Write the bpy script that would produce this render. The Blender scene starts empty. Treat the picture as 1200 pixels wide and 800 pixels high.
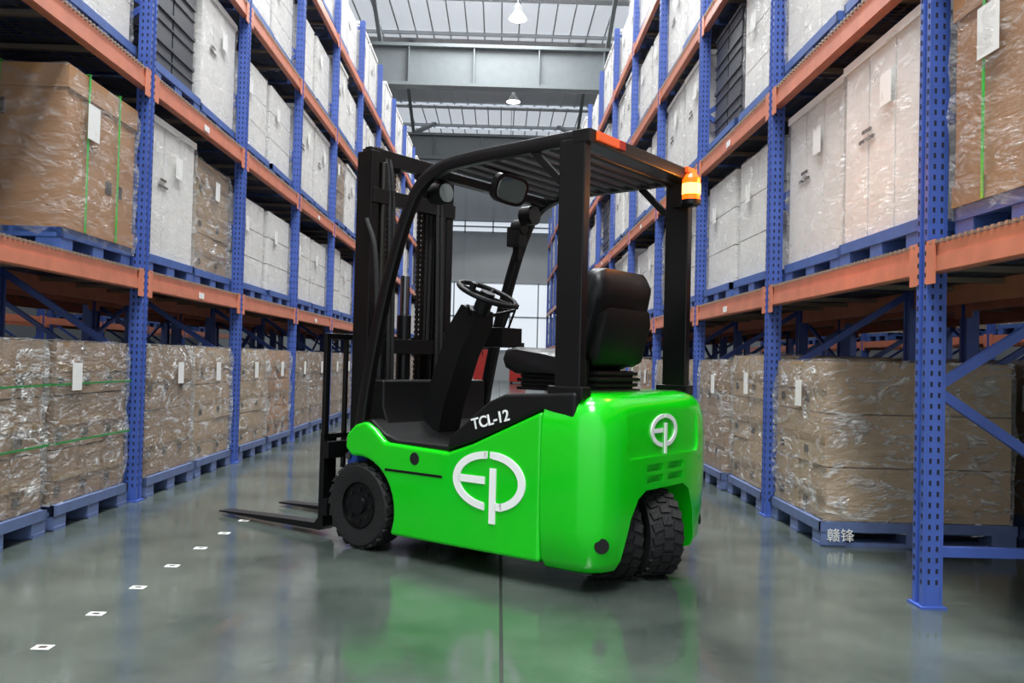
import bpy, math, random
from mathutils import Vector, Matrix
random.seed(7)
scene=bpy.context.scene
COL=scene.collection
def s2l(c):
    def f(v):
        v/=255.0
        return v/12.92 if v<=0.04045 else ((v+0.055)/1.055)**2.4
    return (f(c[0]),f(c[1]),f(c[2]),1.0)

# ------------------------------------------------ materials
def mat(name,rgb,rough=0.5,metal=0.0,var=0.0,vscale=5.0,bump=0.0,bscale=40.0,coat=0.0,emis=None,estr=0.0,rvar=0.0,stretch=None,spec=None):
    m=bpy.data.materials.new(name); m.use_nodes=True
    nt=m.node_tree; b=nt.nodes['Principled BSDF']
    c=s2l(rgb)
    b.inputs['Base Color'].default_value=c
    b.inputs['Roughness'].default_value=rough
    b.inputs['Metallic'].default_value=metal
    if spec is not None: b.inputs['Specular IOR Level'].default_value=spec
    b.inputs['Coat Weight'].default_value=coat
    b.inputs['Coat Roughness'].default_value=0.08
    tc=nt.nodes.new('ShaderNodeTexCoord')
    mp=nt.nodes.new('ShaderNodeMapping'); nt.links.new(tc.outputs['Object'],mp.inputs[0])
    if stretch: mp.inputs['Scale'].default_value=stretch
    if var>0 or rvar>0:
        n=nt.nodes.new('ShaderNodeTexNoise'); n.inputs['Scale'].default_value=vscale; n.inputs['Detail'].default_value=5
        nt.links.new(mp.outputs[0],n.inputs['Vector'])
        if var>0:
            r=nt.nodes.new('ShaderNodeMapRange'); r.inputs[1].default_value=0.3; r.inputs[2].default_value=0.7
            r.inputs[3].default_value=1-var; r.inputs[4].default_value=1+var
            nt.links.new(n.outputs[0],r.inputs[0])
            h=nt.nodes.new('ShaderNodeHueSaturation'); h.inputs['Color'].default_value=c
            nt.links.new(r.outputs[0],h.inputs['Value']); nt.links.new(h.outputs[0],b.inputs['Base Color'])
        if rvar>0:
            r=nt.nodes.new('ShaderNodeMapRange'); r.inputs[1].default_value=0.3; r.inputs[2].default_value=0.7
            r.inputs[3].default_value=max(0.02,rough-rvar); r.inputs[4].default_value=rough+rvar
            nt.links.new(n.outputs[0],r.inputs[0]); nt.links.new(r.outputs[0],b.inputs['Roughness'])
    if bump>0:
        n=nt.nodes.new('ShaderNodeTexNoise'); n.inputs['Scale'].default_value=bscale; n.inputs['Detail'].default_value=4
        nt.links.new(mp.outputs[0],n.inputs['Vector'])
        bp=nt.nodes.new('ShaderNodeBump'); bp.inputs['Strength'].default_value=bump; bp.inputs['Distance'].default_value=0.02
        nt.links.new(n.outputs[0],bp.inputs['Height']); nt.links.new(bp.outputs[0],b.inputs['Normal'])
    if emis:
        b.inputs['Emission Color'].default_value=s2l(emis); b.inputs['Emission Strength'].default_value=estr
    return m

M_green=mat('green_paint',(8,205,16),0.22,coat=0.6,var=0.02,vscale=3)
M_white=mat('white_decal',(245,248,245),0.4)
M_black=mat('black_steel_paint',(8,8,9),0.36,spec=0.38)
M_blackpl=mat('black_plastic',(11,11,12),0.5,bump=0.1,bscale=250,spec=0.3)
M_vinyl=mat('black_vinyl',(12,12,14),0.4,bump=0.06,bscale=120,spec=0.4)
M_rubber=mat('tyre_rubber',(18,18,19),0.7,var=0.2,bump=0.3,bscale=90)
M_rim=mat('black_rim',(13,13,14),0.3,metal=0.2)
M_holeshade=mat('painted_hole_shade',(6,8,7),0.8)  # dark colour for flat discs, painting the shade inside round holes
M_chrome=mat('machined_steel',(120,122,125),0.25,metal=1.0)
M_chain=mat('chain_steel',(60,58,55),0.4,metal=0.9)
M_amber=mat('amber_lens',(160,50,5),0.3,emis=(255,92,8),estr=2.6)
M_amberhot=mat('amber_lens_core',(255,160,60),0.3,emis=(255,190,90),estr=5)
M_amberd=mat('amber_reflector',(240,100,40),0.25,emis=(255,80,20),estr=0.25)
M_red=mat('red_plastic',(190,28,18),0.35)
M_mirror=mat('mirror_glass',(165,162,160),0.05,metal=1.0)
M_lens=mat('lamp_lens',(150,155,155),0.15)
M_blue=mat('blue_rack_paint',(62,88,164),0.42,var=0.10,vscale=6)
M_slotshade=mat('painted_slot_shade',(14,18,38),0.8)  # dark colour painting the shade inside the upright slots
M_orange=mat('orange_beam_paint',(200,120,92),0.42,var=0.12,vscale=8)
M_galv=mat('galvanised_wire',(160,146,130),0.45,metal=0.6)
M_pallet=mat('blue_pallet_plastic',(62,92,156),0.5,var=0.12,vscale=10)
M_palletg=mat('grey_blue_pallet_plastic',(84,100,140),0.5,var=0.15,vscale=10)
M_card=mat('brown_carton',(166,122,82),0.75,var=0.12,vscale=3)
M_card2=mat('tan_carton',(168,142,110),0.75,var=0.12,vscale=3)
M_card3=mat('grey_brown_carton',(142,114,86),0.75,var=0.12,vscale=3)
M_wcard=mat('white_carton',(222,220,216),0.6,var=0.05,vscale=3)
M_tape=mat('carton_tape',(150,120,82),0.3)
M_label=mat('paper_label',(225,225,222),0.6)
M_ink=mat('printed_ink',(60,50,42),0.7)
M_strap=mat('green_strap',(44,128,62),0.35)
M_strapb=mat('bright_green_strap',(50,180,60),0.35)
M_crate=mat('dark_crate_plastic',(58,60,66),0.45,var=0.1)
M_steel=mat('grey_structural_steel',(112,118,120),0.5,var=0.06)
M_cable=mat('white_purlin_steel',(205,208,210),0.5)

def film_mat(name,lo,hi,a=0.46,z=0.70,sc=3.2,bst=0.8,col=0.8,dist=0.04):
    m=bpy.data.materials.new(name); m.use_nodes=True
    nt=m.node_tree; nt.nodes.clear(); N=nt.nodes.new; L=nt.links.new
    out=N('ShaderNodeOutputMaterial'); mix=N('ShaderNodeMixShader'); tr=N('ShaderNodeBsdfTransparent'); pb=N('ShaderNodeBsdfPrincipled')
    tr.inputs[0].default_value=(0.95,0.95,0.95,1)
    pb.inputs['Base Color'].default_value=(col,col*1.0,col*0.99,1); pb.inputs['Roughness'].default_value=0.12
    pb.inputs['Specular IOR Level'].default_value=1.0
    tc=N('ShaderNodeTexCoord'); mp=N('ShaderNodeMapping'); mp.inputs['Scale'].default_value=(1,1,2.4); mp.inputs['Rotation'].default_value=(0.7,0.5,0)
    L(tc.outputs['Object'],mp.inputs[0])
    oi=N('ShaderNodeObjectInfo'); ad=N('ShaderNodeVectorMath'); ad.operation='ADD'
    L(mp.outputs[0],ad.inputs[0]); 
    mu=N('ShaderNodeMath'); mu.operation='MULTIPLY'; mu.inputs[1].default_value=37.0
    L(oi.outputs['Random'],mu.inputs[0]); L(mu.outputs[0],ad.inputs[1])
    n=N('ShaderNodeTexNoise'); n.inputs['Scale'].default_value=sc; n.inputs['Detail'].default_value=7; n.inputs['Distortion'].default_value=2.4
    n.inputs['Roughness'].default_value=0.62
    L(ad.outputs[0],n.inputs['Vector'])
    r=N('ShaderNodeMapRange'); r.inputs[1].default_value=a; r.inputs[2].default_value=z; r.inputs[3].default_value=lo; r.inputs[4].default_value=hi  # whitish film streaks, also painting highlights into the wrap
    L(n.outputs[0],r.inputs[0])
    n2=N('ShaderNodeTexNoise'); n2.inputs['Scale'].default_value=7; n2.inputs['Detail'].default_value=3; n2.inputs['Distortion'].default_value=2.5
    L(ad.outputs[0],n2.inputs['Vector'])
    bp=N('ShaderNodeBump'); bp.inputs['Strength'].default_value=bst; bp.inputs['Distance'].default_value=dist
    L(n2.outputs[0],bp.inputs['Height']); L(bp.outputs[0],pb.inputs['Normal'])
    L(r.outputs[0],mix.inputs[0]); L(tr.outputs[0],mix.inputs[1]); L(pb.outputs[0],mix.inputs[2]); L(mix.outputs[0],out.inputs[0])
    return m
M_film=film_mat('stretch_film',0.16,0.80,0.50,0.68,3.0,1.0,col=0.72,dist=0.08)
M_filmw=film_mat('stretch_film_light',0.08,0.38,0.46,0.70,2.4,0.8,col=0.85,dist=0.05)

def grid_mat():
    m=bpy.data.materials.new('wire_mesh_deck'); m.use_nodes=True
    nt=m.node_tree; nt.nodes.clear(); N=nt.nodes.new; L=nt.links.new
    out=N('ShaderNodeOutputMaterial'); mix=N('ShaderNodeMixShader'); tr=N('ShaderNodeBsdfTransparent'); pb=N('ShaderNodeBsdfPrincipled')
    pb.inputs['Base Color'].default_value=(0.14,0.14,0.14,1); pb.inputs['Metallic'].default_value=0.4; pb.inputs['Roughness'].default_value=0.5
    tc=N('ShaderNodeTexCoord'); sp=N('ShaderNodeSeparateXYZ'); L(tc.outputs['Object'],sp.inputs[0])
    outs=[]
    for i,(per,w) in enumerate(((0.10,0.14),(0.05,0.28))):
        d=N('ShaderNodeMath'); d.operation='DIVIDE'; d.inputs[1].default_value=per; L(sp.outputs[i],d.inputs[0])
        fr=N('ShaderNodeMath'); fr.operation='FRACT'; L(d.outputs[0],fr.inputs[0])
        lt=N('ShaderNodeMath'); lt.operation='LESS_THAN'; lt.inputs[1].default_value=w; L(fr.outputs[0],lt.inputs[0]); outs.append(lt)
    mx=N('ShaderNodeMath'); mx.operation='MAXIMUM'; L(outs[0].outputs[0],mx.inputs[0]); L(outs[1].outputs[0],mx.inputs[1])
    L(mx.outputs[0],mix.inputs[0]); L(tr.outputs[0],mix.inputs[1]); L(pb.outputs[0],mix.inputs[2]); L(mix.outputs[0],out.inputs[0])
    return m
M_grid=grid_mat()

# ------------------------------------------------ mesh builder
class MB:
    def __init__(s): s.v=[]; s.f=[]; s.m=[]; s.mats=[]
    def mi(s,m):
        if m not in s.mats: s.mats.append(m)
        return s.mats.index(m)
    def add(s,vs,fs,m,mtx=None):
        b=len(s.v); k=s.mi(m)
        for p in vs:
            p=Vector(p)
            if mtx is not None: p=mtx@p
            s.v.append(tuple(p))
        for f in fs: s.f.append(tuple(b+i for i in f)); s.m.append(k)
    def box(s,c,d,m,rot=None):
        hx,hy,hz=d[0]/2,d[1]/2,d[2]/2
        vs=[(x,y,z) for x in(-hx,hx) for y in(-hy,hy) for z in(-hz,hz)]
        fs=[(0,1,3,2),(4,6,7,5),(0,4,5,1),(2,3,7,6),(0,2,6,4),(1,5,7,3)]
        M=Matrix.Translation(c)
        if rot is not None: M=M@rot
        s.add(vs,fs,m,M)
    def bar(s,p0,p1,w,h,m):
        p0=Vector(p0);p1=Vector(p1); d=p1-p0; L=d.length; z=d.normalized()
        up=Vector((0,1,0)) if abs(z.y)<0.9 else Vector((1,0,0))
        x=up.cross(z).normalized(); y=z.cross(x)
        R=Matrix((x,y,z)).transposed().to_4x4()
        s.box((p0+p1)/2,(w,h,L),m,R)
    def prism(s,poly,axis,a,b,m):
        n=len(poly)
        def P(p,t):
            if axis=='y': return (p[0],t,p[1])
            if axis=='x': return (t,p[0],p[1])
            return (p[0],p[1],t)
        vs=[P(p,a) for p in poly]+[P(p,b) for p in poly]
        fs=[tuple(range(n)),tuple(range(2*n-1,n-1,-1))]
        for i in range(n):
            j=(i+1)%n; fs.append((i,i+n,j+n,j))
        s.add(vs,fs,m)
    def cyl(s,p0,p1,r,m,seg=20,r2=None,cap=True):
        if r2 is None:r2=r
        p0=Vector(p0);p1=Vector(p1); z=(p1-p0).normalized()
        up=Vector((0,0,1)) if abs(z.z)<0.9 else Vector((1,0,0))
        x=up.cross(z).normalized(); y=z.cross(x)
        vs=[];fs=[]
        for p,rr in((p0,r),(p1,r2)):
            for i in range(seg):
                a=2*math.pi*i/seg; vs.append(p+x*rr*math.cos(a)+y*rr*math.sin(a))
        for i in range(seg):
            j=(i+1)%seg; fs.append((i,j,j+seg,i+seg))
        if cap: fs.append(tuple(range(seg-1,-1,-1))); fs.append(tuple(range(seg,2*seg)))
        s.add(vs,fs,m)
    def tube(s,path,r,m,seg=10,closed=False,ry=None):
        P=[Vector(p) for p in path]; n=len(P); vs=[];fs=[]
        ref=Vector((0,1,0)) if ry else None
        prev=None
        for i in range(n):
            if closed: t=(P[(i+1)%n]-P[i-1]).normalized()
            else: t=(P[min(i+1,n-1)]-P[max(i-1,0)]).normalized()
            if ref is not None: x=ref
            elif prev is None:
                up=Vector((0,0,1)) if abs(t.z)<0.9 else Vector((1,0,0)); x=up.cross(t).normalized()
            else: x=(prev-t*prev.dot(t)).normalized()
            y=t.cross(x).normalized(); prev=x
            for k in range(seg):
                a=2*math.pi*k/seg
                if ry:
                    ca,sa=math.cos(a),math.sin(a)
                    ca=math.copysign(abs(ca)**0.4,ca); sa=math.copysign(abs(sa)**0.4,sa)
                    vs.append(P[i]+x*ry*ca+y*r*sa)
                else: vs.append(P[i]+x*r*math.cos(a)+y*r*math.sin(a))
        rng=n if closed else n-1
        for i in range(rng):
            i2=(i+1)%n
            for k in range(seg):
                k2=(k+1)%seg; fs.append((i*seg+k,i*seg+k2,i2*seg+k2,i2*seg+k))
        if not closed:
            fs.append(tuple(range(seg-1,-1,-1))); fs.append(tuple(range((n-1)*seg,n*seg)))
        s.add(vs,fs,m)
    def mesh(s,name,ang=35):
        me=bpy.data.meshes.new(name); me.from_pydata(s.v,[],s.f)
        for m in s.mats: me.materials.append(m)
        me.polygons.foreach_set('material_index',s.m)
        me.polygons.foreach_set('use_smooth',[True]*len(s.f))
        me.update(); me.set_sharp_from_angle(angle=math.radians(ang))
        return me
    def obj(s,name,parent=None,bevel=0,seg=2,ang=35):
        o=bpy.data.objects.new(name,s.mesh(name,ang)); COL.objects.link(o)
        if parent: o.parent=parent
        if bevel:
            b=o.modifiers.new('bevel','BEVEL'); b.width=bevel; b.segments=seg; b.limit_method='ANGLE'; b.angle_limit=math.radians(35); b.harden_normals=True
        return o
def catmull(pts,n=6):
    P=[Vector(p) for p in pts]; P=[P[0]*2-P[1]]+P+[P[-1]*2-P[-2]]; out=[]
    for i in range(1,len(P)-2):
        for k in range(n):
            t=k/n; a,b,c,d=P[i-1],P[i],P[i+1],P[i+2]
            out.append(0.5*((2*b)+(c-a)*t+(2*a-5*b+4*c-d)*t*t+(3*b-a-3*c+d)*t**3))
    out.append(P[-2]); return out

# ------------------------------------------------ room shell
def floor_mat():
    m=bpy.data.materials.new('polished_concrete'); m.use_nodes=True
    nt=m.node_tree; b=nt.nodes['Principled BSDF']; N=nt.nodes.new; L=nt.links.new
    tc=N('ShaderNodeTexCoord')
    n=N('ShaderNodeTexNoise'); n.inputs['Scale'].default_value=0.9; n.inputs['Detail'].default_value=9; n.inputs['Roughness'].default_value=0.64
    L(tc.outputs['Object'],n.inputs['Vector'])
    cr=N('ShaderNodeValToRGB'); cr.color_ramp.elements[0].position=0.34; cr.color_ramp.elements[1].position=0.68
    cr.color_ramp.elements[0].color=s2l((50,58,55)); cr.color_ramp.elements[1].color=s2l((90,98,92))
    L(n.outputs[0],cr.inputs[0]); L(cr.outputs[0],b.inputs['Base Color'])
    n2=N('ShaderNodeTexNoise'); n2.inputs['Scale'].default_value=2.3; n2.inputs['Detail'].default_value=8
    L(tc.outputs['Object'],n2.inputs['Vector'])
    r=N('ShaderNodeMapRange'); r.inputs[1].default_value=0.3; r.inputs[2].default_value=0.7; r.inputs[3].default_value=0.08; r.inputs[4].default_value=0.22
    L(n2.outputs[0],r.inputs[0]); L(r.outputs[0],b.inputs['Roughness'])
    b.inputs['Specular IOR Level'].default_value=0.95
    n3=N('ShaderNodeTexNoise'); n3.inputs['Scale'].default_value=14; n3.inputs['Detail'].default_value=4
    L(tc.outputs['Object'],n3.inputs['Vector'])
    bp=N('ShaderNodeBump'); bp.inputs['Strength'].default_value=0.06; bp.inputs['Distance'].default_value=0.01
    L(n3.outputs[0],bp.inputs['Height']); L(bp.outputs[0],b.inputs['Normal'])
    return m
M_floor=floor_mat()
M_wall=mat('painted_wall_panel',(192,197,200),0.6,var=0.04,vscale=0.5)
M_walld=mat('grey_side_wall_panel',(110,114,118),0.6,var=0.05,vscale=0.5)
M_ceil=mat('white_roof_sheet',(236,238,240),0.6,var=0.03,vscale=0.4)
M_joint=mat('floor_joint_sealant',(20,24,22),0.6)
YB,YF,XL,XR,H=-8.0,47.0,-16.0,15.0,12.6
b=MB(); b.box(((XL+XR)/2,(YB+YF)/2,-0.1),(XR-XL,YF-YB,0.2),M_floor); b.obj('floor')
b=MB(); b.box(((XL+XR)/2,(YB+YF)/2,H+0.1),(XR-XL,YF-YB,0.2),M_ceil)
x=XL+0.5
while x<XR:
    b.box((x,(YB+YF)/2,H-0.03),(0.06,YF-YB,0.06),M_ceil); x+=0.6
b.obj('ceiling')
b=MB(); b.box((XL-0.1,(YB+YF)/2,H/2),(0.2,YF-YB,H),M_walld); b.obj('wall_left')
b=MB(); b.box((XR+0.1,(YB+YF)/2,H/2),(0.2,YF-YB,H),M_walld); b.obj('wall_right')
b=MB(); b.box(((XL+XR)/2,YF+0.1,H/2),(XR-XL,0.2,H),M_wall)
x=XL+0.5
while x<XR: b.box((x,YF-0.02,H/2+2.4),(0.04,0.05,H-4.8),M_wall); x+=0.75
b.obj('wall_far')
M_glass=mat('daylight_glazing',(240,246,250),0.3,emis=(235,244,255),estr=0.6)
M_frame=mat('window_frame',(176,182,186),0.5)
for i,(cx,z0,z1,w) in enumerate(((-1.0,1.6,5.2,9.0),(-1.0,7.9,8.5,14.0))):
    b=MB(); b.box((cx,YF-0.04,(z0+z1)/2),(w,0.03,z1-z0),M_glass)
    k=-w/2
    while k<=w/2+0.01: b.box((cx+k,YF-0.08,(z0+z1)/2),(0.07,0.06,z1-z0+0.1),M_frame); k+=1.5
    for z in(z0,z1,(z0+z1)/2): b.box((cx,YF-0.08,z),(w+0.1,0.06,0.08),M_frame)
    b.obj('window_%d'%(i+1))
M_roofglow=mat('added_roof_glow',(240,245,250),0.5,emis=(236,243,252),estr=0.5)  # emissive strips added to brighten the ceiling
b=MB()
for y,w_ in((3.5,1.7),(9.5,1.7),(20.5,1.7),(29.5,3.4),(33.7,3.0),(41.0,3.2),(44.8,2.6)):
    b.box((-0.5,y,H-0.07),(26,w_,0.03),M_roofglow)
    x=-13.4
    while x<12.6: b.box((x,y,H-0.09),(0.05,w_,0.03),M_cable); x+=0.6
b.obj('added_roof_glow_strips')
b=MB(); b.box((0.035,19.5,0.0008),(0.014,55,0.0016),M_joint); b.obj('trim_1')
b=MB()
for i in range(9):
    y=2.39+0.42*i
    b.box((-1.625,y,0.0012),(0.065,0.05,0.0016),M_label); b.box((-1.625,y,0.0022),(0.03,0.024,0.0008),M_ink)
b.obj('floor_marker_stickers')

for i,(y,z0,z1) in enumerate(((27,9.45,10.75),(37.5,9.6,10.7),(16.5,9.45,10.75))):
    b=MB(); b.box(((XL+XR)/2,y,z0+0.05),(XR-XL,0.45,0.1),M_steel); b.box(((XL+XR)/2,y,z1-0.05),(XR-XL,0.45,0.1),M_steel)
    b.box(((XL+XR)/2,y,(z0+z1)/2),(XR-XL,0.06,z1-z0),M_steel)
    x=XL+1
    while x<XR: b.box((x,y,(z0+z1)/2),(0.04,0.4,z1-z0-0.2),M_steel); x+=2.0
    for xx in(-3.9,3.1): 
        b.bar((xx,y,z1),(xx+(0.5 if xx<0 else -0.5),y+5,H-0.1),0.16,0.16,M_steel)
        b.bar((xx,y,z1),(xx,y-4,H-0.1),0.12,0.12,M_steel)
    for xx in(XL+0.4,XR-0.4): b.box((xx,y,z1/2),(0.4,0.4,z1),M_steel)
    b.obj('steel_roof_beam' if i==0 else 'steel_roof_beam.%03d'%i)
b=MB()
for y in range(-6,47,3): b.box(((XL+XR)/2,y+0.5,H-0.16),(XR-XL,0.07,0.12),M_cable)
b.obj('roof_purlins')

M_lampem=mat('lamp_diffuser',(255,255,255),0.4,emis=(255,250,240),estr=10)
M_lampbody=mat('lamp_body_aluminium',(170,170,168),0.35,metal=0.7)
bl=MB(); bl.cyl((0,0,0.0),(0,0,0.22),0.26,M_lampbody,24,r2=0.10,cap=False); bl.cyl((0,0,0.22),(0,0,0.42),0.10,M_lampbody,16,r2=0.07)
bl.cyl((0,0,-0.01),(0,0,0.01),0.24,M_lampem,24); bl.cyl((0,0,0.4),(0,0,2.0),0.015,M_lampbody,6)
lm=bl.mesh('high_bay_lamp')
for y in (24.2,32,40,16,8,0):
    o=bpy.data.objects.new('high_bay_lamp',lm); COL.objects.link(o); o.location=(0.28,y,10.55)
    ld=bpy.data.lights.new('lamp_glow','SPOT'); ld.energy=900; ld.spot_size=math.radians(130); ld.shadow_soft_size=0.25; ld.color=(1,0.99,0.97)
    lo=bpy.data.objects.new('lamp_glow',ld); COL.objects.link(lo); lo.parent=o; lo.location=(0,0,-0.05)

# ------------------------------------------------ racks
BAY=2.36; Y0=6.4; LEV=(1.66,3.10,4.55,6.0)
def rack(name,xa,sd,k0,k1,detail=True,topz=7.15):
    b=MB(); D=1.12
    def X(d): return xa+sd*d
    for k in range(k0,k1+1):
        y=Y0+BAY*k
        for d in(0.045,D-0.045):
            b.box((X(d),y,topz/2),(0.07,0.10,topz),M_blue)
            for q in(-0.04,0.04):
                for r_ in(-0.035,0.035): b.box((X(d)+q,y+r_,topz/2),(0.012,0.03,topz),M_blue)
            b.box((X(d),y,0.006),(0.12,0.14,0.012),M_blue)
            if detail and k<=4 and d<0.5:
                z=0.12
                st=0.05 if k<2 else 0.075
                fx=X(d)-sd*0.0468
                while z<topz-0.1:
                    for yy in(-0.035,0.035): b.box((fx,y+yy,z),(0.002,0.012,0.02),M_slotshade)
                    for xx in(-0.018,0.018): b.box((X(d)+xx,y-0.0505,z),(0.011,0.002,0.022),M_slotshade)
                    z+=st
        z=0.35; f=False
        b.bar((X(0.06),y,0.25),(X(D-0.06),y,0.25),0.045,0.03,M_blue)
        while z+0.65<topz:
            d0,d1=(D-0.06,0.06) if not f else (0.06,D-0.06)
            b.bar((X(d0),y,z),(X(d1),y,z+0.65),0.045,0.03,M_blue); z+=0.65; f=not f
        b.bar((X(0.06),y,topz-0.12),(X(D-0.06),y,topz-0.12),0.045,0.03,M_blue)
    for k in range(k0,k1):
        y=Y0+BAY*k; yc=y+BAY/2; Lb=BAY-0.10
        for li,z in enumerate(LEV):
            for d,s2 in((0.035,-1),(D-0.035,1)):
                b.box((X(d),yc,z-0.07),(0.05,Lb,0.13),M_orange)
                b.box((X(d+s2*0.006),yc,z-0.095),(0.05,Lb,0.07),M_orange)
                for ye in(y+0.055,y+BAY-0.055):
                    b.box((X(d+s2*0.034),ye+(0.02 if ye<yc else -0.02),z-0.085),(0.006,0.09,0.2),M_orange)
            b.box((X(D/2),yc,z-0.004),(D-0.1,Lb,0.004),M_grid)
            for q in range(1,4): b.box((X(D/2),y+BAY*q/4,z-0.03),(D-0.1,0.04,0.03),M_galv)
            if detail and k<4 and li<3:
                yy=y+0.08
                while yy<y+BAY-0.06:
                    b.box((X(0.012),yy,z+0.004),(0.03,0.022,0.014),M_galv); yy+=0.05
            if detail and li<2 and k%2==0: b.box((X(0.0)-sd*0.006,yc,z-0.09),(0.003,0.12,0.05),M_label)
            if k%2==0:
                z0=z-1.2
                if z0>0: b.bar((X(D),y+0.05,z0),(X(D),y+BAY-0.05,z-0.15),0.03,0.03,M_blue)
    return b.obj(name)
XLk,XRk=-2.575,1.95
rack('pallet_rack',XLk,-1,-2,13)
rack('pallet_rack',XRk,1,-2,13)
rack('pallet_rack',XLk-1.45,-1,-1,9,False)
rack('pallet_rack',XRk+1.45,1,-1,9,False)
rack('pallet_rack',XLk-5.6,-1,-1,9,False)
rack('pallet_rack',XRk+5.6,1,-1,9,False)

# ------------------------------------------------ pallet loads
def pallet(b,m,lx=1.2,ly=1.02):
    h=0.15
    n=8
    for i in range(n): b.box((-lx/2+lx*(i+0.5)/n,0,h-0.02),(lx/n-0.025,ly,0.03),m)
    b.box((0,0,h-0.028),(lx-0.02,ly-0.04,0.02),m)
    for yy in(-ly/2+0.015,ly/2-0.015): b.box((0,yy,h-0.03),(lx,0.03,0.06),m)
    for xx in(-lx/2+0.015,lx/2-0.015): b.box((xx,0,h-0.03),(0.03,ly,0.06),m)
    for xx in(-lx/2+0.08,0,lx/2-0.08):
        for yy in(-ly/2+0.08,0,ly/2-0.08):
            b.box((xx,yy,0.06),(0.15,0.15,0.10),m)
    for yy in(-ly/2+0.08,0,ly/2-0.08): b.box((0,yy,0.0125),(lx,0.13,0.025),m)
    return h
def film_shell(b,sx,sy,z0,z1,m,j=0.012,seed=0):
    R=random.Random(seed); N=9; vs={}; V=[];F=[]
    def vid(i,jj,k):
        key=(i,jj,k)
        if key not in vs:
            x=-sx/2+sx*i/N; y=-sy/2+sy*jj/N; z=z0+(z1-z0)*k/N
            pinch=1.0-(0.03 if k in(0,N) else 0)
            V.append((x*pinch+R.uniform(-j,j),y*pinch+R.uniform(-j,j),z+(R.uniform(-j,0.2*j) if k==N else R.uniform(-j,j))))
            vs[key]=len(V)-1
        return vs[key]
    for a in range(N):
        for c in range(N):
            F.append((vid(0,a,c),vid(0,a,c+1),vid(0,a+1,c+1),vid(0,a+1,c)))
            F.append((vid(N,a,c),vid(N,a+1,c),vid(N,a+1,c+1),vid(N,a,c+1)))
            F.append((vid(a,0,c),vid(a+1,0,c),vid(a+1,0,c+1),vid(a,0,c+1)))
            F.append((vid(a,N,c),vid(a,N,c+1),vid(a+1,N,c+1),vid(a+1,N,c)))
            F.append((vid(a,c,N),vid(a+1,c,N),vid(a+1,c+1,N),vid(a,c+1,N)))
    b.add(V,F,m)
def straps(b,sx,sy,z0,z1,m,vert=(-0.25,0.25),horiz=(),w=0.018):
    t=0.004
    for v in vert:
        b.box((-sx/2-t,v,(z0+z1)/2),(t,w,z1-z0),m); b.box((sx/2+t,v,(z0+z1)/2),(t,w,z1-z0),m); b.box((0,v,z1+t),(sx+0.02,w,t),m)
        b.box((v,-sy/2-t,(z0+z1)/2),(w,t,z1-z0),m); b.box((v,sy/2+t,(z0+z1)/2),(w,t,z1-z0),m); b.box((v,0,z1+t),(w,sy+0.02,t),m)
    for z in horiz:
        b.box((-sx/2-t,0,z),(t,sy,w),m); b.box((sx/2+t,0,z),(t,sy,w),m); b.box((0,-sy/2-t,z),(sx,t,w),m); b.box((0,sy/2+t,z),(sx,t,w),m)
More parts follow.
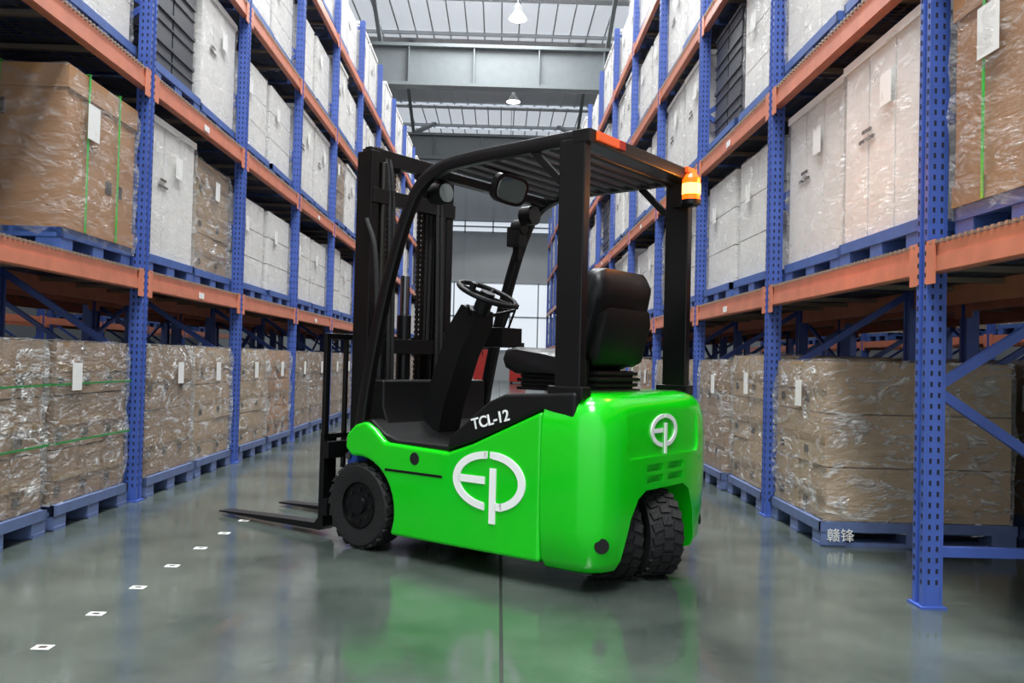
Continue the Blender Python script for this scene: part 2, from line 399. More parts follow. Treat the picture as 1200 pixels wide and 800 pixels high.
def load(kind,seed,pm=M_pallet,strap=False):
    R=random.Random(seed*13+5); b=MB(); h=pallet(b,pm)
    if kind=='brown':
        H=R.choice((0.98,1.02,1.06)); nz=R.choice((2,3,3)); nx=2; ny=R.choice((2,2,3)); sx,sy=1.14,0.98; card=(M_card,M_card3,M_card2,M_card3)[seed%4]
        for i in range(nx):
            for j in range(ny):
                for k in range(nz):
                    g=0.012; cx=-sx/2+sx*(i+.5)/nx; cy=-sy/2+sy*(j+.5)/ny; cz=h+H*(k+.5)/nz
                    b.box((cx+R.uniform(-g,g)/2,cy+R.uniform(-g,g)/2,cz),(sx/nx-g,sy/ny-g,H/nz-0.008),card)
                    s=-1 if i==0 else 1
                    b.box((s*(sx/2+0.001),cy,cz),(0.002,sy/ny*0.95,0.045),M_tape)
                    b.box((s*(sx/2+0.002),cy+0.10,cz-0.08),(0.002,0.08,0.05),M_ink)
        film_shell(b,sx+0.035,sy+0.035,h-0.06,h+H+0.012,M_film,0.014,seed)
        b.box((-sx/2-0.028,R.uniform(-.3,.3),h+H*0.78),(0.002,0.12,0.17),M_label)
        if strap: straps(b,sx+0.045,sy+0.045,h,h+H,M_strap,(),(h+0.37,h+0.72),0.012)
    elif kind=='bigbox':
        H=0.98; sx,sy=1.2,1.0
        b.box((0,0,h+H/2),(sx,sy,H-0.04),M_card); b.box((0,0,h+H-0.07),(sx+0.025,sy+0.025,0.14),M_card)
        b.box((0,0,h+0.05),(sx+0.02,sy+0.02,0.10),M_card)
        film_shell(b,sx+0.05,sy+0.05,h-0.05,h+H+0.012,M_filmw,0.014,seed)
        straps(b,sx+0.03,sy+0.03,h,h+H+0.01,M_strapb,(-0.2,0.25))
        for x0 in(-0.15,0.3):
            for s in(-1,1):
                b.box((x0,s*(sy/2+0.002),h+0.72),(0.16,0.003,0.10),M_ink); b.box((x0+0.2,s*(sy/2+0.002),h+0.3),(0.06,0.003,0.07),M_ink)
        for s in(-1,1):
            b.box((s*(sx/2+0.03),0.2,h+0.7),(0.003,0.16,0.22),M_label); b.box((s*(sx/2+0.002),-0.1,h+0.35),(0.004,0.09,0.08),M_ink); b.box((s*(sx/2+0.002),-0.28,h+0.35),(0.004,0.06,0.08),M_ink)
    elif kind=='whitetall':
        H=1.04; sx,sy=1.16,1.0; n=3
        for i in range(n):
            for j in range(2):
                b.box((-sx/2+sx*(j+.5)/2,-sy/2+sy*(i+.5)/n,h+H/2),(sx/2-0.012,sy/n-0.016,H),M_wcard)
        b.box((0,0,h+H-0.01),(sx+0.02,sy+0.02,0.05),M_wcard)
        for s in(-1,1):
            b.box((s*(sx/2+0.002),0.18,h+0.55),(0.003,0.2,0.02),M_ink); b.box((s*(sx/2+0.002),0.18,h+0.6),(0.003,0.12,0.02),M_ink)
        film_shell(b,sx+0.03,sy+0.03,h-0.05,h+H+0.03,M_filmw,0.010,seed)
        b.box((-sx/2-0.02,-0.1,h+0.75),(0.003,0.13,0.17),M_label)
    elif kind=='whitecart':
        H=R.choice((0.9,1.0,1.06)); nz=3; sx,sy=1.12,0.98
        for i in range(2):
            for j in range(2):
                for k in range(nz):
                    b.box((-sx/2+sx*(i+.5)/2,-sy/2+sy*(j+.5)/2,h+H*(k+.5)/nz),(sx/2-0.01,sy/2-0.012,H/nz-0.01),M_wcard)
        film_shell(b,sx+0.03,sy+0.03,h-0.05,h+H+0.01,M_filmw,0.01,seed)
        b.box((-sx/2-0.02,0.2,h+H*0.7),(0.003,0.12,0.15),M_label)
    elif kind=='crates':
        sx,sy=1.1,0.96
        for k in range(4):
            z=h+0.26*k
            for i in range(2):
                for j in range(2):
                    cx=-sx/2+sx*(i+.5)/2; cy=-sy/2+sy*(j+.5)/2
                    b.box((cx,cy,z+0.12),(sx/2-0.03,sy/2-0.03,0.24),M_crate)
                    b.box((cx,cy,z+0.235),(sx/2-0.005,sy/2-0.005,0.03),M_crate); b.box((cx,cy,z+0.13),(sx/2-0.012,sy/2-0.012,0.012),M_crate)
    return b.mesh({'brown':'wrapped_carton_pallet','bigbox':'strapped_carton_pallet','whitetall':'white_carton_pallet','whitecart':'white_box_pallet','crates':'plastic_crate_pallet'}[kind])
LM={}
for kind in('brown','bigbox','whitetall','whitecart','crates'):
    LM[kind]=[load(kind,s) for s in(1,2,3,4)]
LMG=[load('brown',s,M_palletg) for s in(1,2,3,4,6)]
LMS=load('brown',5,M_palletg,True)
def put(kind,side,k,slot,lev,row=0,dy=0):
    me=random.choice(LMG) if (kind=='brown' and lev==0) else (LMS if kind=='strapped' else random.choice(LM[kind]))
    o=bpy.data.objects.new(me.name.split('.')[0],me); COL.objects.link(o)
    xa=XLk if side<0 else XRk
    off=(0.655 if lev else 0.61)+(0,1.45,5.6)[row]+random.uniform(-0.015,0.03)
    y=Y0+BAY*k+(0.63 if slot==0 else 1.73)+dy
    z=0.0 if lev==0 else LEV[lev-1]+0.002
    o.location=(xa+side*off,y,z); o.rotation_euler=(0,0,(math.pi if side<0 else 0)+random.uniform(-.012,.012))
    return o
special={(-1,-1,0,1):None,(-1,-1,1,1):'bigbox',(-1,0,0,1):'whitetall',(-1,0,1,1):'brown',(-1,0,0,2):'crates',(-1,0,1,2):'whitetall',(-1,-1,1,2):'whitecart',
 (-1,-1,0,0):'strapped',(-1,-1,1,0):'strapped',(-1,1,0,1):'whitecart',
 (1,-2,0,0):None,(1,-2,1,0):None,
 (1,-1,0,0):None,(1,-1,1,0):'brown',(1,-2,1,1):'bigbox',(1,-1,0,1):'whitetall',(1,-1,1,1):'whitetall',(1,0,0,1):'whitecart',(1,0,1,1):'whitecart',
 (1,-1,1,2):'whitetall',(1,-1,0,2):'whitetall',(1,0,0,2):'whitecart',(1,0,1,2):'crates'}
near_right=None
for side in(-1,1):
    for k in range(-2,13):
        for slot in(0,1):
            for lev in range(0,5):
                key=(side,k,slot,lev)
                if key in special: kind=special[key]
                else:
                    r=random.random()
                    if lev==0: kind='brown'
                    elif lev==1: kind='whitecart' if r<0.5 else('whitetall' if r<0.8 else 'brown')
                    elif lev==2: kind='whitecart' if r<0.45 else('whitetall' if r<0.85 else('crates' if r<0.9 else 'brown'))
                    else: kind='whitetall' if r<0.5 else('whitecart' if r<0.92 else 'brown')
                if kind is None: continue
                o=put(kind,side,k,slot,lev,dy=(0.06 if key==(1,-1,1,0) else 0))
                if key==(1,-1,1,0): near_right=o
    for row in(1,2):
      for k in range(-1,8):
        for slot in(0,1):
            for lev in range(0,3 if row==2 else 4):
                r=random.random()
                if r<0.15: continue
                if lev==1 and k<1 and side<0: continue
                if row==2 and r<0.3: continue
                put(random.choice(('brown','whitecart','brown')) if lev else 'brown',side,k,slot,lev,row=row)
near_right.data=LMG[1]
try:
    c=bpy.data.curves.new('pallet_lettering','FONT'); c.body='赣锋'; c.size=0.085; c.extrude=0.001; c.align_x='CENTER'; c.materials.append(M_label)
    t=bpy.data.objects.new('pallet_lettering',c); COL.objects.link(t); t.parent=near_right; t.location=(-0.48,-0.516,0.04); t.rotation_euler=(math.pi/2,0,0)
except Exception as e: print(e)

# ------------------------------------------------ forklift
TH=math.radians(38)
FK=bpy.data.objects.new('electric_forklift',None); COL.objects.link(FK)
FK.location=(0.70,4.55,0); FK.rotation_euler=(0,0,math.pi-TH)
W=0.58
arch=[(1.43+0.285*math.cos(a),0.235+0.285*math.sin(a)) for a in [math.radians(d) for d in range(205,70,-9)]]
prof=[(0.168,0.12),(1.13,0.115)]+arch+[(1.54,0.56),(1.53,0.64),(1.46,0.70),(1.38,0.72),(1.30,0.68),(1.22,0.615),(0.76,0.60),(0.60,0.655),(0.168,0.845)]
b=MB(); b.prism(prof,'y',-W,W,M_green)
ch=b.obj('chassis_body',FK,0.022,3)
b=MB()
b.cyl((0.99,W-0.004,0.545),(0.99,W+0.003,0.545),0.034,M_holeshade,20)
b.box((1.0,W+0.001,0.468),(0.42,0.006,0.014),M_blackpl)  # black strip painting the shade of a long groove
b.box((0.60,0,0.25),(0.9,W*1.6,0.22),M_black); b.box((1.25,0,0.40),(0.55,0.74,0.40),M_black)
b.cyl((1.43,-0.5,0.235),(1.43,0.5,0.235),0.07,M_black,16)
b.obj('chassis_details',FK,0.004)
b=MB()
b.prism([(0.74,0.59),(1.34,0.59),(1.42,0.72),(1.36,0.735),(1.25,0.66),(1.16,0.632),(0.74,0.628)],'y',-W+0.03,W-0.03,M_blackpl)
b.prism([(1.20,0.62),(1.30,0.66),(1.36,0.80),(1.36,0.95),(1.50,0.95),(1.54,0.62)],'y',-0.46,0.46,M_blackpl)
b.obj('floor_mat_and_cowl',FK,0.015,2)
b=MB(); b.prism([(0.775,0.605),(0.755,0.68),(0.50,0.875),(0.40,0.915),(-0.02,0.94),(-0.02,0.80),(0.168,0.848),(0.60,0.662)],'y',-W+0.002,W-0.002,M_blackpl)
b.obj('battery_hood',FK,0.02,3)
def ring(z,w,r,n=44,x0=0.16,e=5.2):
    pts=[]
    for i in range(n+1):
        t=math.pi*i/n; st,ct=math.sin(t),math.cos(t)
        yy=w*math.copysign(abs(ct)**(2/e),ct)
        if yy<0: yy*=1.035
        pts.append((x0-(r)*abs(st)**(2/e), yy, z))
    return pts
levels=[(0.09,0.50,0.28),(0.105,0.535,0.315),(0.15,0.57,0.335),(0.30,0.585,0.348),(0.5,0.592,0.355),(0.70,0.592,0.355),(0.80,0.586,0.348),(0.87,0.568,0.33),(0.91,0.535,0.30),(0.93,0.49,0.255),(0.936,0.44,0.21)]
V=[];F=[]; n=45
for z,w,r in levels: V+=ring(z,w,r)
for i in range(len(levels)-1):
    for k in range(n-1): F.append((i*n+k,(i+1)*n+k,(i+1)*n+k+1,i*n+k+1))
    F.append((i*n+n-1,(i+1)*n+n-1,(i+1)*n,i*n))
F.append(tuple(range(n))); F.append(tuple(range(len(levels)*n-1,(len(levels)-1)*n-1,-1)))
b=MB(); b.add(V,F,M_green); cw=b.obj('counterweight',FK,ang=50)
import bmesh
bm=bmesh.new(); bm.from_mesh(cw.data); bmesh.ops.recalc_face_normals(bm,faces=bm.faces); bm.to_mesh(cw.data); bm.free()
def cut(o,builder):
    c=builder.obj('cutter',FK)
    bm=bmesh.new(); bm.from_mesh(c.data); bmesh.ops.recalc_face_normals(bm,faces=bm.faces); bm.to_mesh(c.data); bm.free()
    m=o.modifiers.new('cut','BOOLEAN'); m.operation='DIFFERENCE'; m.object=c; m.solver='EXACT'
    bpy.context.view_layer.update()
    dg=bpy.context.evaluated_depsgraph_get(); me=bpy.data.meshes.new_from_object(o.evaluated_get(dg))
    o.modifiers.clear(); o.data=me; bpy.data.objects.remove(c)
c=MB(); c.prism([(-0.44,-0.05),(-0.40,0.10),(-0.32,0.34),(-0.27,0.43),(-0.20,0.465),(0.20,0.465),(0.27,0.43),(0.33,0.34),(0.40,0.10),(0.44,-0.05)],'x',-0.6,0.30,M_green); cut(cw,c)
c=MB(); c.prism([(-0.36,0.625),(-0.38,0.66),(-0.37,0.84),(-0.33,0.86),(0.33,0.86),(0.37,0.84),(0.38,0.66),(0.36,0.625)],'x',-0.6,-0.176,M_green); cut(cw,c)
c=MB()
for y0 in(-0.11,0.11):
    for z0 in(0.515,0.57): c.box((-0.2,y0,z0),(0.10,0.17,0.036),M_green)
cut(cw,c)
cw.data.polygons.foreach_set('use_smooth',[True]*len(cw.data.polygons)); cw.data.set_sharp_from_angle(angle=math.radians(40))
bv=cw.modifiers.new('bevel','BEVEL'); bv.width=0.008; bv.segments=2; bv.limit_method='ANGLE'; bv.angle_limit=math.radians(50)
b=MB()
for sy in(1,-1):
    p=Vector((-0.136,sy*0.51,0.235)); nrm=Vector((-0.72,sy*0.69,0)).normalized()
    b.cyl(p-nrm*0.02,p+nrm*0.006,0.036,M_holeshade,18)
b.box((0.0,0,0.38),(0.12,0.4,0.12),M_black)
b.obj('counterweight_holes',FK)
def logo(w,mtx,name,ys=0.84):
    b=MB(); t=0.085
    def arc(cx,a,c,d0,d1,th):
        n=28; vs=[];fs=[]
        for i in range(n+1):
            an=math.radians(d0+(d1-d0)*i/n)
            for (aa,cc) in((a,c),(a-th,c-th)): 
                for z in(0,0.006): vs.append((cx+aa*math.cos(an),cc*math.sin(an),z))
        for i in range(n):
            q=i*4; fs+= [(q+1,q+5,q+7,q+3),(q,q+2,q+6,q+4),(q,q+4,q+5,q+1),(q+2,q+3,q+7,q+6)]
        fs+=[(0,1,3,2),(4*n,4*n+2,4*n+3,4*n+1)]
        b.add([Vector((v[0]*w,v[1]*w*ys,v[2])) for v in vs],fs,M_white,mtx)
    def rect(x0,x1,y0,y1):
        vs=[(x*w,y*w*ys,z) for x in(x0,x1) for y in(y0,y1) for z in(0,0.006)]
        b.add(vs,[(0,1,3,2),(4,6,7,5),(0,4,5,1),(2,3,7,6),(0,2,6,4),(1,5,7,3)],M_white,mtx)
    arc(0.0,0.5,0.38,94,262,t+0.01); rect(-0.06,-0.02,0.38-t,0.38); rect(-0.08,-0.05,-0.38,-0.38+t) 
    rect(-0.42,-0.05,-0.045,0.05)
    arc(0.04,0.46,0.38,-72,88,t+0.01); rect(0.02,0.06,0.38-t,0.38); rect(0.02,0.02+t,-0.54,0.17); rect(0.10,0.19,-0.365,-0.27)
    return b.obj(name,FK)
Mside=Matrix(((-1,0,0,0.482),(0,0,1,W+0.001),(0,1,0,0.478),(0,0,0,1)))
logo(0.46,Mside,'side_logo')
Mrear=Matrix(((0,0,-1,-0.178),(-1,0,0,0.0),(0,1,0,0.748),(0,0,0,1)))
logo(0.28,Mrear,'rear_logo',0.78)
c=bpy.data.curves.new('hood_lettering','FONT'); c.body='TCL-12'; c.size=0.078; c.extrude=0.002; c.offset=0.0012; c.align_x='CENTER'; c.materials.append(M_white)
t=bpy.data.objects.new('hood_lettering',c); COL.objects.link(t); t.parent=FK
R=Matrix(((-1,0,0),(0,0,1),(0,1,0))).to_4x4()
t.matrix_local=Matrix.Translation((0.475,W+0.001,0.758))@R@Matrix.Rotation(math.radians(15),4,'Z')
def tyre(name,c,r,w,rimr,rot=0):
    b=MB(); S=48
    prof=[(rimr,-w*0.42),(r*0.80,-w*0.5),(r*0.94,-w*0.5),(r*0.99,-w*0.40),(r*0.99,-w*0.14),(r*0.99,w*0.14),(r*0.99,w*0.40),(r*0.94,w*0.5),(r*0.80,w*0.5),(rimr,w*0.42)]
    V=[];F=[]; m=len(prof)
    for i in range(S):
        a=2*math.pi*i/S
        for rr,yy in prof: V.append((rr*math.cos(a),yy,rr*math.sin(a)))
    for i in range(S):
        j=(i+1)%S
        for k in range(m-1): F.append((i*m+k,i*m+k+1,j*m+k+1,j*m+k))
    b.add(V,F,M_rubber)
    nl=22
    for i in range(nl):
        for col,yy in((0,-w*0.32),(1,0),(2,w*0.32)):
            a=2*math.pi*(i+(0.5 if col==1 else 0))/nl
            b.box((r*math.cos(a),yy,r*math.sin(a)),(r*0.06,w*0.27,2*math.pi*r/nl*0.66),M_rubber,Matrix.Rotation(-a,4,'Y')@Matrix.Rotation(0.3*(col-1),4,'X'))
    b.cyl((0,-w*0.40,0),(0,w*0.36,0),rimr,M_rim,32)
    b.cyl((0,w*0.30,0),(0,w*0.46,0),rimr*1.0,M_rim,32,r2=rimr*0.97,cap=False)
    b.cyl((0,w*0.30,0),(0,w*0.47,0),rimr*0.42,M_rim,20,r2=rimr*0.36)
    b.cyl((0,-w*0.47,0),(0,-w*0.30,0),rimr*0.4,M_rim,20)
    for i in range(8):
        a=2*math.pi*i/8
        b.cyl((rimr*0.68*math.cos(a),w*0.33,rimr*0.68*math.sin(a)),(rimr*0.68*math.cos(a),w*0.42,rimr*0.68*math.sin(a)),rimr*0.09,M_chain,8)
    o=b.obj(name,FK); o.location=c; o.rotation_euler=(0,0,rot); return o
tyre('drive_wheel_left',(1.43,0.495,0.243),0.235,0.16,0.13)
tyre('drive_wheel_right',(1.43,-0.495,0.243),0.235,0.16,0.13,rot=math.pi)
sr=math.radians(-36)
for nm,o_ in(('steer_wheel_left',0.11),('steer_wheel_right',-0.11)):
    tyre(nm,(-0.02-o_*math.sin(sr),0.04+o_*math.cos(sr),0.22),0.213,0.18,0.11,rot=sr)
G=MB()
for s in(1,-1):
    wy=0.52 if s>0 else 0.57
    path=catmull([(1.45,s*0.54,0.66),(1.39,s*0.54,1.0),(1.28,s*0.54,1.45),(1.15,s*0.535,1.83),(1.04,s*0.53,2.02),(0.90,s*0.525,2.10),(0.70,s*0.525,2.125),(0.35,0.52 if s>0 else -0.545,2.14),(0.0,s*wy,2.15)],6)
    G.tube(path,0.036,M_black,12,ry=0.028)
    G.box((0.05,s*(wy+0.005),1.51),(0.145,0.055,1.26),M_black)
    G.box((0.055,s*(wy+0.002),0.935),(0.2,0.08,0.06),M_black)
    G.bar((0.13,s*wy,1.95),(0.30,s*wy,2.12),0.04,0.02,M_black)
G.box((0.0,-0.025,2.148),(0.10,1.16,0.065),M_black)
G.box((0.97,0,2.08),(0.06,1.04,0.05),M_black)
for i in range(9):
    x=0.10+i*0.095; G.box((x,-0.01,2.13-0.02*(x/0.9)**2),(0.028,1.07,0.05),M_black,Matrix.Rotation(0.35,4,'Y'))
G.obj('overhead_guard',FK,0.006)
b=MB()
b.box((-0.055,0.40,2.152),(0.016,0.20,0.045),M_amberd); b.box((-0.055,0.27,2.152),(0.016,0.06,0.045),M_red)
b.obj('rear_marker_lamps',FK,0.004)
bx,by=-0.075,-0.47
b=MB(); b.cyl((bx,by,2.00),(bx,by,2.12),0.05,M_amber,24); b.cyl((bx,by,2.12),(bx,by,2.145),0.05,M_amber,24,r2=0.03)
b.cyl((bx,by,2.03),(bx,by,2.09),0.0512,M_amberhot,24)
b.cyl((bx,by,1.975),(bx,by,2.00),0.055,M_black,24); b.box((-0.02,by-0.03,1.98),(0.14,0.06,0.02),M_black)
b.box((-0.055,-0.50,2.17),(0.02,0.12,0.03),M_amberd)
b.obj('warning_beacon',FK)
ld=bpy.data.lights.new('beacon_light','POINT'); ld.energy=10; ld.color=(1,0.30,0.03); ld.shadow_soft_size=0.05
lo=bpy.data.objects.new('beacon_light',ld); COL.objects.link(lo); lo.parent=FK; lo.location=(-0.20,-0.52,2.09)
def sup(a,b_): return [(a*math.copysign(abs(math.cos(t))**0.6,math.cos(t)),b_*math.copysign(abs(math.sin(t))**0.6,math.sin(t))) for t in [2*math.pi*i/28 for i in range(28)]]
b=MB(); b.prism(sup(0.105,0.082),'x',0,0.055,M_black)
b.prism(sup(0.088,0.064),'x',-0.004,0.001,M_mirror)
b.cyl((0.04,0,0.05),(0.10,0,0.12),0.01,M_black,8)
o=b.obj('rear_view_mirror',FK,0.004); o.location=(0.66,0.22,2.01); o.rotation_euler=(math.radians(8),math.radians(-16),math.radians(-22))
b=MB(); b.cyl((0.96,0.42,1.99),(1.05,0.42,1.99),0.06,M_black,24); b.cyl((0.952,0.42,1.99),(0.962,0.42,1.99),0.052,M_lens,24)
b.box((1.0,0.42,2.055),(0.03,0.05,0.07),M_black)
b.cyl((1.05,-0.42,1.99),(0.96,-0.42,1.99),0.06,M_black,24)
b.obj('work_lamps',FK)
b=MB(); b.box((1.13,-0.46,1.87),(0.10,0.09,0.13),M_blackpl); b.cyl((1.07,-0.46,1.93),(1.15,-0.46,1.93),0.05,M_blackpl,20); b.box((1.15,-0.5,1.78),(0.05,0.05,0.12),M_blackpl)
b.obj('guard_lamp',FK,0.008)
def rounded(b,prof,y,m,edge=0.05):
    cx=sum(p[0] for p in prof)/len(prof); cz=sum(p[1] for p in prof)/len(prof); n=len(prof); V=[];F=[]
    ys=[(-y,0.80),(-y+edge*0.35,0.92),(-y+edge,1.0),(y-edge,1.0),(y-edge*0.35,0.92),(y,0.80)]
    for yy,sc in ys:
        for p in prof: V.append((cx+(p[0]-cx)*sc,yy,cz+(p[1]-cz)*sc))
    for i in range(len(ys)-1):
        for k in range(n): F.append((i*n+k,i*n+(k+1)%n,(i+1)*n+(k+1)%n,(i+1)*n+k))
    F.append(tuple(range(n-1,-1,-1))); F.append(tuple(range((len(ys)-1)*n,len(ys)*n)))
    b.add(V,F,m)
b=MB()
rounded(b,[(0.20,1.03),(0.22,1.0),(0.60,1.01),(0.67,1.04),(0.69,1.09),(0.67,1.14),(0.60,1.155),(0.40,1.13),(0.28,1.11),(0.20,1.10)],0.26,M_vinyl)
rounded(b,[(0.32,1.08),(0.24,1.02),(0.17,1.05),(0.11,1.20),(0.05,1.40),(0.03,1.50),(0.06,1.56),(0.13,1.565),(0.18,1.50),(0.22,1.36),(0.27,1.24)],0.27,M_vinyl,edge=0.08)
rounded(b,[(0.12,1.06),(0.08,1.08),(0.025,1.30),(0.03,1.36),(0.09,1.34),(0.16,1.12)],0.235,M_blackpl,edge=0.04)
for s in(1,-1): 
    b.tube(catmull([(0.26,s*0.25,1.14),(0.21,s*0.265,1.28),(0.17,s*0.26,1.40)],5),0.035,M_vinyl,10)
b.obj('operator_seat',FK,ang=50)
b=MB()
for i in range(4): b.box((0.38,0,0.935+0.022*i),(0.46-0.03*(i%2),0.40-0.03*(i%2),0.018),M_blackpl)
b.box((0.38,0,0.965),(0.42,0.36,0.08),M_blackpl); b.box((0.18,0,0.98),(0.14,0.38,0.12),M_blackpl)
for i in range(4): b.box((0.16,0,0.935+0.03*i),(0.17-0.02*(i%2),0.42-0.02*(i%2),0.018),M_blackpl)
b.obj('seat_suspension',FK,0.005)
b=MB(); b.box((0.42,-0.30,1.22),(0.30,0.07,0.05),M_vinyl); b.box((0.30,-0.30,1.10),(0.06,0.04,0.22),M_blackpl); b.obj('armrest',FK,0.015)
b=MB(); b.box((0.15,0.235,1.02),(0.03,0.03,0.14),M_blackpl); b.box((0.72,0.44,0.70),(0.05,0.035,0.06),M_red); b.obj('seat_belt_buckle',FK,0.004)
b=MB(); cst=Vector((0.94,0.06,1.46)); ax=Vector((-0.42,0,0.9)).normalized(); u=Vector((0,1,0)); v=ax.cross(u)
b.tube([cst+u*0.175*math.cos(2*math.pi*i/32)+v*0.175*math.sin(2*math.pi*i/32) for i in range(32)],0.015,M_blackpl,10,closed=True)
for a in(90,210,330):
    a=math.radians(a); b.bar(cst-ax*0.02,cst+u*0.17*math.cos(a)+v*0.17*math.sin(a),0.035,0.014,M_blackpl)
b.cyl(cst-ax*0.05,cst+ax*0.012,0.045,M_blackpl,20)
kp=cst+u*0.15; b.cyl(kp,kp+ax*0.06,0.02,M_blackpl,14)
b.obj('steering_wheel',FK)
b=MB(); b.tube([cst-ax*0.03,cst-ax*0.12],0.05,M_blackpl,14)
b.prism([(0.97,1.36),(1.06,1.40),(1.15,1.28),(1.23,1.08),(1.33,0.83),(1.35,0.60),(1.22,0.60),(1.18,0.80),(1.07,1.10),(0.97,1.28)],'y',-0.04,0.15,M_blackpl)
b.cyl((1.0,0.14,1.34),(0.90,0.28,1.38),0.01,M_blackpl,8); b.cyl((1.0,-0.03,1.34),(0.92,-0.18,1.38),0.01,M_blackpl,8)
b.box((1.12,-0.28,1.22),(0.22,0.2,0.12),M_blackpl)
for i in range(3):
    yy=-0.22-0.05*i; b.cyl((1.08,yy,1.26),(1.02,yy,1.40),0.008,M_blackpl,8); b.cyl((1.02,yy,1.40),(1.01,yy,1.43),0.017,M_blackpl,10)
b.obj('steering_column',FK,0.02,2)
b=MB()
for s in(1,-1):
    for (x,y,h0,h1,w) in((1.66,0.365,0.09,2.32,0.13),(1.70,0.295,0.11,2.36,0.12)):
        b.box((x,s*y,(h0+h1)/2),(w,0.016,h1-h0),M_black)
        b.box((x-w/2+0.008,s*(y-0.025),(h0+h1)/2),(0.016,0.06,h1-h0),M_black); b.box((x+w/2-0.008,s*(y-0.025),(h0+h1)/2),(0.016,0.06,h1-h0),M_black)
    b.cyl((1.60,s*0.27,0.15),(1.60,s*0.27,1.25),0.036,M_black,16); b.cyl((1.60,s*0.27,1.25),(1.60,s*0.27,2.26),0.022,M_chain,16)
    b.box((1.60,s*0.34,0.45),(0.14,0.05,0.2),M_black)
for z,x in((2.30,1.64),(2.05,1.60),(1.15,1.59),(0.30,1.60)):
    b.box((x,0,z),(0.05,0.74,0.09),M_black)
b.box((1.70,0,2.33),(0.08,0.62,0.05),M_black)
b.cyl((1.66,0,0.3),(1.66,0,1.35),0.045,M_black,16); b.cyl((1.66,0,1.35),(1.66,0,1.6),0.03,M_chrome,16)
b.obj('lift_mast',FK,0.004)
b=MB()
for yy in(-0.16,-0.12,0.12,0.16):
    z=0.45
    while z<2.25:
        b.box((1.665,yy,z),(0.02,0.024,0.022),M_chain); b.box((1.665,yy,z+0.016),(0.012,0.016,0.014),M_chain); z+=0.032
b.cyl((1.665,-0.18,2.27),(1.665,-0.10,2.27),0.045,M_black,16); b.cyl((1.665,0.10,2.27),(1.665,0.18,2.27),0.045,M_black,16)
b.obj('lift_chains',FK)
b=MB()
for k,yy in enumerate((0.20,0.235,-0.20,-0.24)):
    b.tube(catmull([(1.55,yy,0.5),(1.56,yy,1.2),(1.58,yy,2.0),(1.62,yy,2.28),(1.66,yy,2.2),(1.68,yy,1.2)],6),0.012,M_rubber,8)
b.tube(catmull([(1.50,0.40,0.9),(1.46,0.43,1.3),(1.50,0.42,1.7),(1.60,0.40,1.9)],6),0.014,M_rubber,8)
b.obj('hydraulic_hoses',FK)
b=MB()
b.box((1.80,0,0.18),(0.04,0.98,0.10),M_black); b.box((1.80,0,0.52),(0.04,0.98,0.10),M_black)
for s in(1,-1): b.box((1.77,s*0.25,0.35),(0.05,0.03,0.42),M_black)
for yy in(-0.47,-0.32,-0.16,0.0,0.16,0.32,0.47):
    w=0.035 if abs(yy)>0.4 else 0.02
    b.box((1.835,yy,0.80 if abs(yy)<0.4 else 0.68),(0.03,w,0.80 if abs(yy)<0.4 else 1.06),M_black)
b.box((1.835,0,1.20),(0.03,0.98,0.035),M_black); b.box((1.835,0,0.60),(0.03,0.98,0.03),M_black)
b.obj('fork_carriage',FK,0.003)
for nm,yy in(('fork_left',0.43),('fork_right',-0.06)):
    b=MB(); b.prism([(1.865,0.62),(1.83,0.62),(1.825,0.06),(1.85,0.035),(2.4,0.025),(2.86,0.022),(2.86,0.032),(2.4,0.055),(1.90,0.075),(1.868,0.11)],'y',yy-0.05,yy+0.05,M_black)
    b.obj(nm,FK,0.003)
b=MB()
for s in(1,-1): b.cyl((1.20,s*0.33,0.55),(1.60,s*0.33,0.62),0.03,M_black,14)
b.box((1.60,0.42,0.47),(0.08,0.08,0.10),mat('hose_blue_tag',(40,80,170),0.5)); b.cyl((1.62,0.40,0.5),(1.62,0.48,0.5),0.02,M_chrome,12)
b.obj('tilt_cylinders',FK)

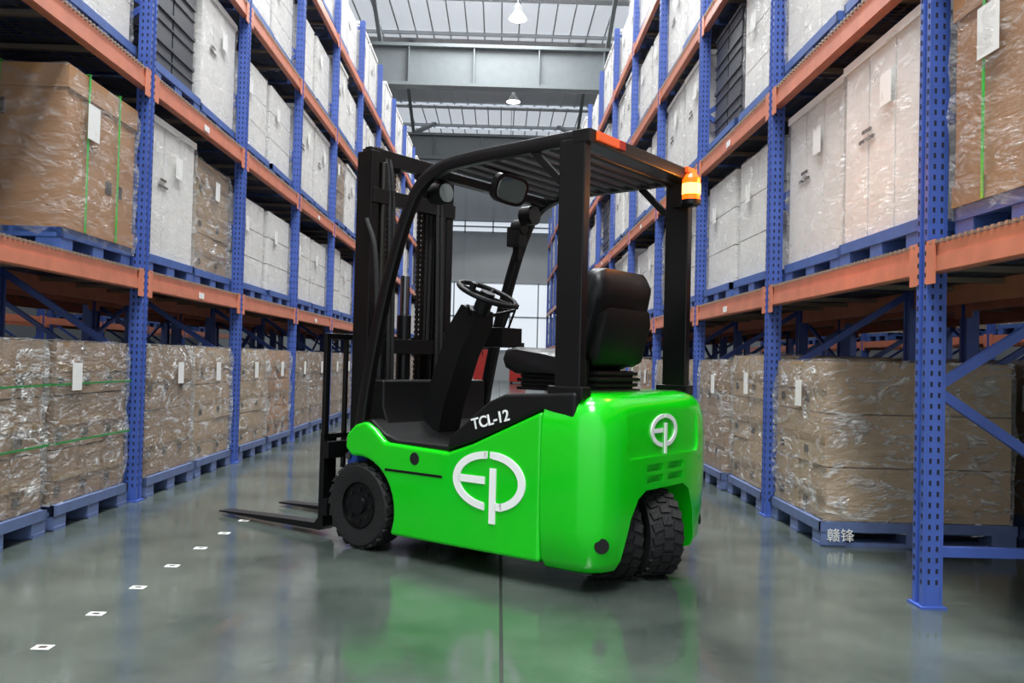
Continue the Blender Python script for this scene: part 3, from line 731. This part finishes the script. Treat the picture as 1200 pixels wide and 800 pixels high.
b=MB(); b.box((0,0,0.45),(0.8,1.2,0.7),M_red); b.box((0,-0.5,1.1),(0.7,0.12,0.9),M_red); b.box((0,0.6,1.0),(0.6,0.1,1.9),M_black)
for s in(-1,1): 
    b.box((s*0.28,1.3,0.06),(0.15,1.2,0.05),M_black); b.cyl((s*0.35,-0.3,0.13),(s*0.27,-0.3,0.13),0.13,M_rubber,16)
b.cyl((0,-0.5,1.5),(0,-0.8,1.35),0.03,M_black,8)
me=b.mesh('electric_stacker')
for loc in((-0.75,40,0),(0.9,42,0)):
    o=bpy.data.objects.new('electric_stacker',me); COL.objects.link(o); o.location=loc

# ------------------------------------------------ lights
def area(name,loc,sx,sy,e,rot=(0,0,0),col=(1,1,1)):
    l=bpy.data.lights.new(name,'AREA'); l.shape='RECTANGLE'; l.size=sx; l.size_y=sy; l.energy=e; l.color=col
    o=bpy.data.objects.new(name,l); COL.objects.link(o); o.location=loc; o.rotation_euler=rot; return o
for y,e in((-3,1550),(4,1150),(11,1000),(18,950),(25,950)): area('added_overhead_fill',(-0.3,y,12.2),3.5,4.5,e,col=(0.95,0.985,1.0))  # large area lights added out of view to light the aisle
w=bpy.data.worlds.new('world'); scene.world=w; w.use_nodes=True
bg=w.node_tree.nodes['Background']; bg.inputs[0].default_value=(0.87,0.95,1.0,1); bg.inputs[1].default_value=1.15

# ------------------------------------------------ camera
f=1030.0
cam=bpy.data.cameras.new('camera'); co=bpy.data.objects.new('camera',cam); COL.objects.link(co)
cam.sensor_width=36; cam.lens=f/1200*36; cam.clip_end=200; cam.clip_start=0.05
ay=math.atan(14.5/f); pi_=math.atan(22.4/f); r=0.025
Fw=Vector((math.sin(ay)*math.cos(pi_),math.cos(ay)*math.cos(pi_),math.sin(pi_)))
Rt=Fw.cross(Vector((0,0,1))).normalized(); Up=Rt.cross(Fw)
R2=Rt*math.cos(r)+Up*math.sin(r); U2=Up*math.cos(r)-Rt*math.sin(r)
M=Matrix((R2,U2,-Fw)).transposed().to_4x4(); M.translation=Vector((0,0,1.08)); co.matrix_world=M
scene.camera=co
scene.view_settings.view_transform='Standard'
